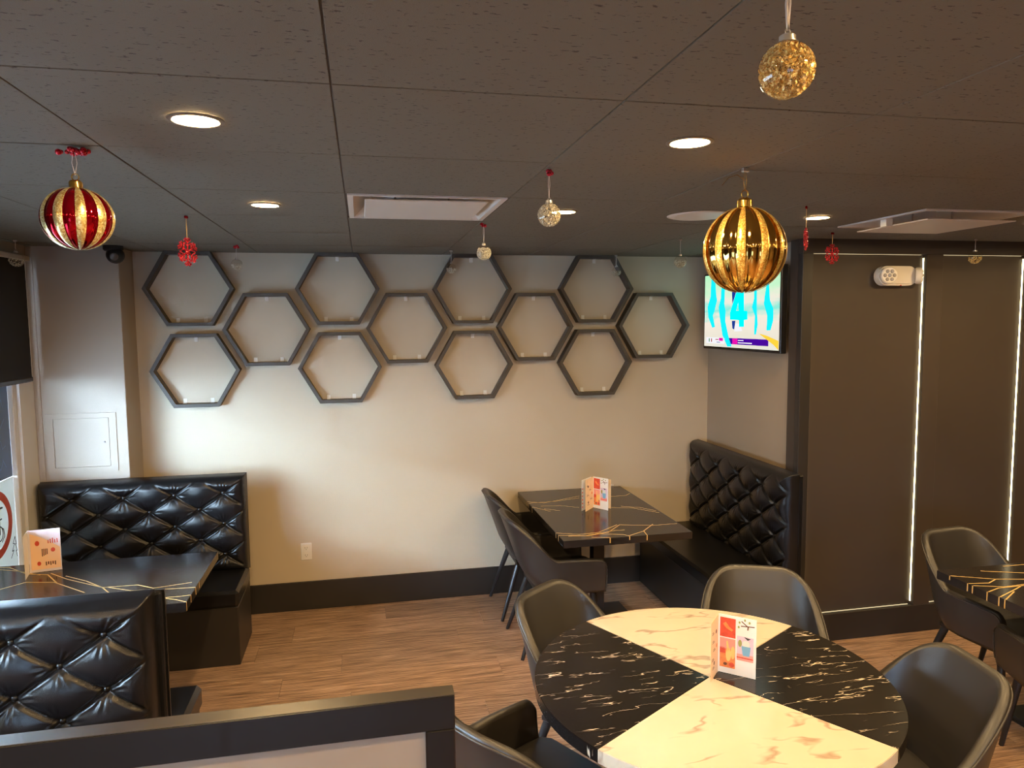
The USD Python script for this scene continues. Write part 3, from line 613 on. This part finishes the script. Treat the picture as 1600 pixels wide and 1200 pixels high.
# ------------------------------------------------------------------ chairs
def chair(label, loc, rotz):
    t = thing('dining_chair', label, 'chair', loc, rotz, None)
    a, bq, n = .268, .205, 3.0
    pts = [(-a - .004, y) for y in np.linspace(.25, .01, 12)]
    for th in np.linspace(PI, 2 * PI, 90):
        c, s = math.cos(th), math.sin(th)
        pts.append((a * np.sign(c) * abs(c) ** (2 / n), bq * np.sign(s) * abs(s) ** (2 / n)))
    pts += [(a + .004, y) for y in np.linspace(.01, .25, 12)]
    P = np.array(pts); d = np.r_[0, np.cumsum(np.hypot(*np.diff(P, axis=0).T))]
    N = 85; u = np.linspace(0, d[-1], N); P = np.stack([np.interp(u, d, P[:, 0]), np.interp(u, d, P[:, 1])], 1)
    T = np.gradient(P, axis=0); T /= np.linalg.norm(T, axis=1, keepdims=True); nrm = np.stack([T[:, 1], -T[:, 0]], 1)   # outward
    nrm *= np.sign((nrm * P).sum(1).mean())
    zb = .385; secs, ptop = [], []
    for (x, y), (nx, ny) in zip(P, nrm):
        s = np.clip((y + .20) / (.155), 0, 1); s = .55 * s * s * (3 - 2 * s) + .45 * s
        zt = .828 * (1 - s) + .600 * s
        if y > .0: zt -= .012 * (y / .25) ** 2
        if y > .215: zt -= .030 * ((y - .215) / .035) ** 2
        zt -= .012 * max(0, (abs(x) - .12) / .15) ** 2 * (1 - s)
        wb = np.clip(-y / .2, 0, 1)
        th = .042; sec = []
        def at(off, z):
            k = (z - zb) / .455
            ins = -.045 * (1 - min(1, max(0, (z - zb) / .13))) ** 2 * (.35 + .65 * wb)
            lean = -.155 * (k ** 1.1) * wb + .02 * wb
            fl = .010 * k
            return (x + nx * (off + ins + fl), y + ny * (off + ins) * (.25 + .75 * wb if y > 0 else 1) + lean, z)
        for z in np.linspace(zb, zt - .018, 12): sec.append(at(0, z))
        for ph in np.linspace(.25, PI - .25, 7): sec.append(at(-.018 + .018 * math.cos(ph), zt - .018 + .018 * math.sin(ph)))
        for z in np.linspace(zt - .018, zb, 12): sec.append(at(-.036 - .006 * (1 - (z - zb) / (zt - zb)), z))
        secs.append(sec); ptop.append(at(.0012, zt - .014))
    S = np.array(secs); K = S.shape[1]; v = S.reshape(-1, 3); f = []
    for i in range(N - 1):
        for j in range(K):
            j2 = (j + 1) % K
            f += [[i * K + j, (i + 1) * K + j, (i + 1) * K + j2], [i * K + j, (i + 1) * K + j2, i * K + j2]]
    for i in (0, N - 1):
        c = len(v); v = np.vstack([v, S[i].mean(0)])
        for j in range(K): f.append([c, i * K + j, i * K + (j + 1) % K])
    m = trimesh.Trimesh(v, np.array(f), process=False); m.fix_normals()
    part(t, 'backrest', m, chair_leather, 50)
    part(t, 'piping', tube(np.array(ptop), .0038, 6), piping_mat, True)
    for s_ in (0, N - 1):
        e = S[s_][2:11]; part(t, 'piping', tube(e + np.array([0, .001, 0]), .0032, 6), piping_mat, True)
    ins = [(x - nx * .040, y - ny * .040) for (x, y), (nx, ny) in zip(P, nrm) if y < .20]
    sp = Polygon(ins + [(.225, .255), (.19, .28), (-.19, .28), (-.225, .255)]).buffer(0).simplify(.003)
    lay = [(.385, -.012), (.395, 0), (.437, 0), (.450, -.006), (.458, -.018), (.464, -.05), (.466, -.10)]
    rings = []
    ring0 = np.array(sp.exterior.coords)[:-1]; cen = ring0.mean(0)
    for z, o in lay:
        sc = 1 + o / .22; rr = cen + (ring0 - cen) * sc; rings.append(np.c_[rr, np.full(len(rr), z)])
    n_ = len(ring0); v = np.vstack(rings + [[*cen, .384], [*cen, .467]]); f = []
    for i in range(len(lay) - 1):
        for j in range(n_):
            j2 = (j + 1) % n_; f += [[i * n_ + j, i * n_ + j2, (i + 1) * n_ + j2], [i * n_ + j, (i + 1) * n_ + j2, (i + 1) * n_ + j]]
    for j in range(n_):
        j2 = (j + 1) % n_; f += [[len(v) - 2, j2, j], [len(v) - 1, (len(lay) - 1) * n_ + j, (len(lay) - 1) * n_ + j2]]
    m = trimesh.Trimesh(v, np.array(f), process=False); m.fix_normals(); part(t, 'seat', m, chair_leather, 40)
    part(t, 'under_frame', bx(-.2, .2, -.15, .22, .362, .386, .005), black_metal)
    for sx in (-1, 1):
        for (p, q) in (((.185, .19, .37), (.225, .235, 0)), ((.165, -.13, .37), (.225, -.255, 0))):
            part(t, 'leg', tube([(sx * p[0], p[1], p[2]), (sx * (p[0] + q[0]) / 2, (p[1] + q[1]) / 2, p[2] / 2), (sx * q[0], q[1], 0)], [.020, .016, .011], 10), black_metal, True)
    return t
c0 = chair('black leather bucket chair at the black table, nearer the round table', (1.13, 4.215, 0), -90)
CH = [('black leather bucket chair at the black table, tucked against the back wall', (1.12, 4.785, 0), -90),
      ('black leather bucket chair at the left back of the round table', (.925, 2.745, 0), -141),
      ('black leather bucket chair behind the round table, in front of the bench', (1.68, 2.73, 0), 158),
      ('black leather bucket chair at the right front of the round table, facing left', (1.71, 2.03, 0), 83),
      ('black leather bucket chair at the left front of the round table, beside the framed screen', (.51, 2.165, 0), -59),
      ('black leather bucket chair facing the viewer at the right edge table', (3.165, 3.03, 0), 186),
      ('black leather bucket chair mostly cut off by the right edge of the picture', (3.01, 2.38, 0), -18)]
for l, p, r in CH: dup(c0, l, p, r)

# ------------------------------------------------------------------ menu cards
def leaf(t, a, b, z1, mat, name='leaf', label=None):
    a, b = np.array(a), np.array(b); d = (b - a) / np.hypot(*(b - a)); n = np.array([-d[1], d[0]]) * .0004
    v = []
    for z in (.7512, z1):
        for q, s in ((a, 1), (b, 1), (b, -1), (a, -1)): v.append((*(q + s * n), z))
    m = trimesh.convex.convex_hull(np.array(v)); return part(t, name, m, mat, label=label)
def patch(parent, name, a, b, z0, H, poly, mat, side, lay=1):
    """A flat printed shape on a leaf: poly in leaf fractions (0..1 along a->b, 0..1 up)."""
    a, b = np.array(a), np.array(b); W = np.hypot(*(b - a)); d = (b - a) / W; n = np.array([-d[1], d[0]]) * side
    m = prism(Polygon([(u * W, w * H) for u, w in poly]).buffer(0), 0, .0002)
    v = m.vertices; w = np.c_[a[0] + d[0] * v[:, 0] + n[0] * (.0005 + .0003 * lay + v[:, 2]), a[1] + d[1] * v[:, 0] + n[1] * (.0005 + .0003 * lay + v[:, 2]), z0 + v[:, 1]]
    m = trimesh.Trimesh(w, m.faces, process=False); m.fix_normals(); part(parent, name, m, mat)
def rc(a, b, c, d): return [(a, b), (c, b), (c, d), (a, d)]
def ell(cx, cy_, rx, ry, n=20): return [(cx + rx * math.cos(k * 2 * PI / n), cy_ + ry * math.sin(k * 2 * PI / n)) for k in range(n)]
pr_red = plain('print_red', s2l((214, 82, 62)), .4, var=.15, vscale=60); pr_or = plain('print_orange', s2l((232, 140, 84)), .4, var=.2, vscale=50)
pr_cream = plain('print_cream', s2l((244, 206, 130)), .4); pr_blue = plain('print_blue', s2l((120, 176, 214)), .4); pr_pink = plain('print_pink', s2l((236, 160, 150)), .4)
pr_lil = plain('print_lilac', s2l((214, 196, 216)), .4); pr_mint = plain('print_mint', s2l((214, 224, 218)), .4); pr_brown = plain('print_brown', s2l((110, 70, 50)), .5); pr_olive = plain('print_olive', s2l((160, 160, 96)), .5)
def picture_leaf(lf, a, b, z0, H, side, flip):
    U = (lambda u: 1 - u) if flip else (lambda u: u)
    def pp(poly, mat, lay=1, name='print'): patch(lf, name, a, b, z0, H, [(U(u), w) for u, w in poly], mat, side, lay)
    pp(rc(.05, .62, .46, .95), pr_red, 1, 'photo_print'); pp([(.12, .84), (.2, .88), (.3, .80), (.4, .76), (.36, .73), (.22, .77)], pr_or, 2)
    pp(rc(.05, .10, .46, .60), pr_or, 1, 'photo_print'); pp(rc(.05, .42, .46, .60), pr_pink, 2); pp(rc(.05, .34, .2, .44), pr_red, 2)
    pp(ell(.28, .33, .07, .12), pr_cream, 3); pp([(.22, .55), (.26, .56), (.30, .40), (.24, .40)], pr_cream, 3); pp(ell(.40, .37, .055, .11), pr_cream, 4); pp(ell(.2, .16, .05, .025), pr_brown, 3); pp(ell(.37, .16, .07, .04), pr_red, 3)
    pp(rc(.50, .30, .93, .68), pr_lil, 1, 'photo_print'); pp(rc(.50, .27, .93, .38), pr_pink, 2); pp(rc(.50, .31, .93, .33), pr_red, 3)
    pp([(.62, .52), (.86, .52), (.83, .36), (.66, .36)], pr_blue, 4); pp(ell(.74, .56, .1, .06), pr_mint, 3); pp([(.68, .68), (.86, .66), (.78, .63)], ink, 4); pp(ell(.58, .56, .05, .06), pr_olive, 3)
    for poly in ([(.60, .86), (.95, .88), (.95, .865), (.60, .845)], [(.76, .80), (.79, .80), (.80, .87), (.77, .87)], [(.62, .94), (.78, .865), (.76, .855), (.60, .93)]): pp(poly, pr_brown, 2, 'twig_print')
    for cx, cz in ((.56, .91), (.54, .83), (.82, .93), (.70, .96)): pp(ell(cx, cz, .025, .02), pr_olive, 3, 'leaf_print')
def text_leaf(lf, a, b, z0, H, side, sd, ink_mat=None):
    r = random.Random(sd)
    for k in range(5):
        u, w = r.uniform(.12, .62), .16 + .15 * k
        patch(lf, 'text_print', a, b, z0, H, rc(u, w, u + .26, w + .012), ink_mat or pr_brown, side); patch(lf, 'text_print', a, b, z0, H, rc(u, w + .03, u + .18, w + .04), ink_mat or pr_brown, side)
    for k in range(3):
        patch(lf, 'food_print', a, b, z0, H, ell(r.uniform(.2, .8), .25 + .25 * k, .07, .035), pr_or if k % 2 else pr_brown, side, 2)
mc = thing('menu_card', 'folded menu card with food photos standing on the round marble table', 'menu', (0, 0, 0))
A, Bf, C = (1.135, 2.180), (1.200, 2.252), (1.297, 2.166)
l1 = leaf(mc, A, Bf, .960, paper_peach, label='peach text leaf'); text_leaf(l1, A, Bf, .7512, .209, -1, 4)
l2 = leaf(mc, Bf, C, .962, paper); picture_leaf(l2, Bf, C, .7512, .211, -1, False)
mc2 = thing('menu_card', 'folded menu card with food photos standing on the black table by the right bench', 'menu', (0, 0, 0))
A, Bf, C, D, E_, F_ = (1.392, 4.400), (1.477, 4.497), (1.546, 4.397), (1.374, 4.425), (1.468, 4.515), (1.580, 4.44)
l1 = leaf(mc2, A, Bf, .960, paper_cream, label='cream text leaf'); text_leaf(l1, A, Bf, .7512, .209, -1, 8)
l2 = leaf(mc2, Bf, C, .961, paper); picture_leaf(l2, Bf, C, .7512, .21, -1, False)
l3 = leaf(mc2, D, E_, .956, paper); leaf(mc2, (1.49, 4.515), F_, .945, paper_cream)
for k in range(6): patch(l3, 'text_print', D, E_, .7512, .2, rc(.02, .1 + .12 * k, .14, .14 + .12 * k), pr_red, -1)
mc3 = thing('menu_card', 'open menu card with orange cover standing on the left booth table', 'menu', (0, 0, 0))
A, Bf = (-1.660, 3.938), (-1.524, 3.966)
l1 = leaf(mc3, A, Bf, .968, plain('paper_lilac', s2l((226, 214, 222)), .4))
patch(l1, 'orange_print', A, Bf, .7512, .217, [(.06, .06), (.97, .06), (.97, .55), (.45, .80), (.06, .92)], plain('print_peach', s2l((250, 206, 166)), .4), -1)
patch(l1, 'food_print', A, Bf, .7512, .217, ell(.27, .68, .07, .06), pr_red, -1, 2); patch(l1, 'food_print', A, Bf, .7512, .217, ell(.75, .5, .07, .05), pr_red, -1, 2); patch(l1, 'food_print', A, Bf, .7512, .217, ell(.3, .2, .06, .05), pr_red, -1, 2)
for k in range(4): patch(l1, 'text_print', A, Bf, .7512, .217, rc(.40 + .05 * k, .36 + .015 * k, .43 + .05 * k, .54), pr_brown, -1, 2)
for k in range(5): patch(l1, 'text_print', A, Bf, .7512, .217, rc(.5 + .07 * k, .14 + .02 * (k % 2), .54 + .07 * k, .23), pr_brown, -1, 2); patch(l1, 'text_print', A, Bf, .7512, .217, rc(.6 + .07 * k, .66, .63 + .07 * k, .74 + .02 * (k % 3)), pr_red, -1, 2)
leaf(mc3, (-1.661, 3.936), (-1.637, 3.832), .966, paper)

# ------------------------------------------------------------------ framed screen in the foreground
fs = thing('framed_screen', 'black framed partition screen with pale panel in the foreground', 'partition', (0, 1.45, 0))
X0_, X1_, ZT_ = -1.05, .1715, 1.207
part(fs, 'top_rail', bx(X0_, X1_, 0, .042, ZT_ - .076, ZT_ - .002, .002), frame_wood)
part(fs, 'edge_band', bx(X0_, X1_, .0005, .0415, ZT_ - .0018, ZT_, .0006), frame_edge, label='glossy top edge band')
part(fs, 'bottom_rail', bx(X0_, X1_, 0, .042, .04, .12, .003), frame_wood)
part(fs, 'stile', bx(X1_ - .062, X1_, .0005, .0415, .12, ZT_ - .076, .003), frame_wood)
part(fs, 'stile', bx(X0_, X0_ + .062, .0005, .0415, .12, ZT_ - .076, .003), frame_wood)
part(fs, 'panel', bx(X0_ + .058, X1_ - .058, .015, .027, .12, ZT_ - .07), frost, label='pale frosted panel')
for x in (X0_ + .01, X1_ - .072): part(fs, 'foot', bx(x, x + .062, -.14, .182, 0, .04, .004), frame_wood)

# ------------------------------------------------------------------ hanging baubles
def fluted(R_, ribs, amp, a0=0.0, a1=2 * PI, off=0.0, nth=None, nph=40, zs=.96):
    full = abs(a1 - a0 - 2 * PI) < 1e-6; nth = nth or (ribs * 8 if full else 9)
    th = np.linspace(a0, a1, nth + 1); ph = np.linspace(.04, PI - .04, nph)
    TH, PH = np.meshgrid(th, ph, indexing='ij')
    r = R_ * (1 + amp * (np.abs(np.cos(ribs * TH / 2)) - .6) * np.sin(PH)) + off
    v = np.stack([r * np.sin(PH) * np.cos(TH), r * np.sin(PH) * np.sin(TH), r * np.cos(PH) * zs], -1).reshape(-1, 3)
    idx = np.arange(len(v)).reshape(nth + 1, nph)
    a, b, c, d = idx[:-1, :-1].ravel(), idx[1:, :-1].ravel(), idx[1:, 1:].ravel(), idx[:-1, 1:].ravel()
    m = trimesh.Trimesh(v, np.concatenate([np.stack([a, c, b], 1), np.stack([a, d, c], 1)]), process=False); m.merge_vertices(); m.fix_normals()
    if m.volume < 0: m.invert()
    return m
def cap_parts(t, R_, top, mat, k=1.0):
    c = lathe([(0, 0), (.30 * R_ * k, 0), (.30 * R_ * k, .03 * R_), (.25 * R_ * k, .06 * R_), (.25 * R_ * k, .22 * R_), (.20 * R_ * k, .27 * R_), (0, .28 * R_)], 28)
    c.apply_translation((0, 0, top - .04 * R_)); part(t, 'cap', c, mat, 35)
    a = np.linspace(0, 2 * PI, 20, endpoint=False); rr = .10 * R_
    part(t, 'ring', tube(np.c_[rr * np.cos(a), 0 * a, top + .24 * R_ + rr + rr * np.sin(a)], max(.0008, .018 * R_), 6, True), mat, True)
    return top + .24 * R_ + 2 * rr
def string(t, z0, z1, r=.0009, mat=cord_mat, spread=.003):
    part(t, 'cord', cat_([tube([(0, 0, z0), (spread, 0, (z0 + z1) / 2), (spread * .3, 0, z1)], r, 5), tube([(0, 0, z0), (-spread, 0, (z0 + z1) / 2), (-spread * .3, 0, z1)], r, 5)]), mat, True)
def striped(label, x, y, z, R_, body, glit, ribs, wd_, tied, rot=0.0, zs=.96):
    t = thing('striped_bauble', label, 'bauble', (x, y, z), rot)
    part(t, 'body', fluted(R_, ribs, .04, zs=zs), body, True)
    ns = ribs // 2
    for k in range(ns):
        c = (2 * k) * 2 * PI / ribs + 0.0
        s = fluted(R_, ribs, .04, c - wd_ * PI / ribs, c + wd_ * PI / ribs, .0022 * R_ / .1, 10, zs=zs)
        part(t, 'glitter_stripe', s, glit, True)
    zt = cap_parts(t, R_, R_ * (zs - .005), gold_cap, .75)
    string(t, zt - .004, ZC - z - .012, .0009, cord_mat if not tied else gold_cap, .006)
    if tied: part(t, 'bow_wire', tube([(0, 0, zt + .03), (-.03, 0, zt + .045), (-.06, 0, zt + .035), (-.085, 0, zt + .01)], .0012, 5), gold_cap, True)
    return t
def berry_hook(t, h, n=12, s=.022, seed=0):
    """the little red glitter tuft that pins a string to the ceiling"""
    r = random.Random(seed); ms = []
    for k in range(n):
        b_ = trimesh.creation.icosphere(1, r.uniform(.006, .009)); b_.apply_translation((r.uniform(-s, s), r.uniform(-s * .5, s * .5), h - .008 - r.uniform(0, .012))); ms.append(b_)
    part(t, 'ceiling_clip', cat_(ms), red_glitter, True, label='red glitter ceiling clip')
t = striped('large red and gold striped bauble hanging at upper left', -.727, 2.127, 2.268, .0855, red_mirror, pale_glitter, 20, .92, False, 6, .93); berry_hook(t, ZC - 2.268, 16, .035, 1)
t = striped('largest bauble, gold fluted ball with glitter stripes in front of the television', 1.173, 2.079, 2.203, .1235, gold_mirror, gold_glitter, 22, .70, True, 8, 1.05)
part(t, 'ceiling_clip', bx(-.012, .012, -.006, .006, ZC - 2.203 - .014, ZC - 2.203 - .001, .002), silver)

def clear_bauble(label, x, y, z, R_, flake, fill, nfl, seed, clip, fs_=.0035):
    t = thing('clear_bauble', label, 'bauble', (x, y, z), 0, None)
    part(t, 'glass_ball', trimesh.creation.icosphere(4, R_), ball_glass, True)
    r = np.random.RandomState(seed); V, F = [], []
    k = 0
    while k < nfl:
        p = r.uniform(-1, 1, 3)
        if not (.80 < np.linalg.norm(p) < .965) or p[2] > fill: continue
        p = p * R_; a = r.normal(size=3); a /= np.linalg.norm(a); b = np.cross(a, r.normal(size=3)); b /= np.linalg.norm(b)
        s = fs_ * r.uniform(.6, 1.2); n0 = len(V); V += [p + s * a, p + s * b, p - s * a, p - s * b]; F += [[n0, n0 + 1, n0 + 2], [n0, n0 + 2, n0 + 3]]; k += 1
    V = np.array(V); V *= np.minimum(1, .97 * R_ / np.linalg.norm(V, axis=1))[:, None]
    part(t, 'glitter_flakes', trimesh.Trimesh(V, np.array(F), process=False), flake, kind='stuff', label='loose glitter inside the ball')
    zt = cap_parts(t, R_, R_ * .97, silver, 1.15 if R_ > .036 else 1.0)
    string(t, zt - .002, ZC - z - .010, .0008 if clip != 'ribbon' else .002, cord_mat, .0025)
    if clip == 'red': berry_hook(t, ZC - z, 6, .012, seed)
    else: part(t, 'ceiling_clip', bx(-.010, .010, -.004, .004, ZC - z - .012, ZC - z - .001, .002), silver)
    return t
clear_bauble('nearest clear bauble full of gold glitter at top right', .575, .915, 2.325, .0385, flake_gold, .85, 1700, 11, 'ribbon', .0036)
clear_bauble('clear gold-glitter bauble in front of the middle ceiling light', .575, 2.186, 2.314, .0372, flake_silver, .95, 1300, 12, 'red', .0032)
clear_bauble('clear glitter bauble over the third top-row hexagon', .574, 3.395, 2.312, .036, flake_silver, .6, 1200, 13, 'red')
clear_bauble('small clear bauble left of the third top-row hexagon, half filled', .584, 4.742, 2.335, .0335, flake_silver, .1, 320, 14, 'x')
clear_bauble('small clear bauble against the fourth top-row hexagon', 1.788, 4.93, 2.333, .036, flake_silver, .2, 320, 15, 'x')
clear_bauble('small clear bauble left of the television by the wall corner', 1.813, 3.923, 2.323, .036, flake_silver, .2, 320, 16, 'x')
clear_bauble('small clear bauble right of the first top-row hexagon', -.713, 4.545, 2.335, .034, flake_silver, .05, 320, 17, 'red')
clear_bauble('small clear bauble at the far left edge in front of the blind', -1.83, 4.43, 2.346, .040, flake_silver, .1, 320, 18, 'x')
clear_bauble('small clear bauble at far right in front of the second dark panel', 3.60, 3.70, 2.343, .038, flake_gold, .1, 320, 19, 'x')

def snowflake(label, x, y, z, R_, rot):
    t = thing('snowflake_ornament', label, 'snowflake ornament', (x, y, z), rot)
    for k in range(6):
        a = k * PI / 3 + PI / 2; d = np.array([math.cos(a), 0, math.sin(a)]); ms = []
        def tb(p, q, r0, r1): ms.append(tube([p, (np.array(p) + q) / 2, q], [r0, (r0 + r1) / 2, r1], 6))
        tb(d * .1 * R_, d * R_, R_ * .075, R_ * .04)
        for f_, l_ in ((.42, .42), (.68, .36), (.88, .2)):
            for s in (-1, 1):
                e = np.array([math.cos(a + s * PI / 3.3), 0, math.sin(a + s * PI / 3.3)]); tb(d * f_ * R_, d * f_ * R_ + e * l_ * R_, R_ * .06, R_ * .045)
                tip = trimesh.creation.icosphere(1, R_ * .07); tip.apply_translation(d * f_ * R_ + e * l_ * R_); ms.append(tip)
        part(t, 'arm', cat_(ms), red_glitter, True)
    hub = trimesh.creation.icosphere(2, R_ * .2); hub.apply_scale((1, .5, 1)); part(t, 'hub', hub, red_glitter, True)
    string(t, R_ * .98, ZC - z - .006, .0011, gold_paint, .002)
    part(t, 'ceiling_clip', bx(-.010, .010, -.004, .004, ZC - z - .012, ZC - z - .001, .002), red_mirror)
snowflake('red glitter snowflake hanging at left over the first hexagon', -.729, 3.376, 2.300, .058, 62)
snowflake('red glitter snowflake seen edge-on beside the gold bauble', 1.822, 2.73, 2.320, .044, 46)
snowflake('red glitter snowflake seen face-on before the dark panelled wall', 2.516, 3.528, 2.338, .052, 14)
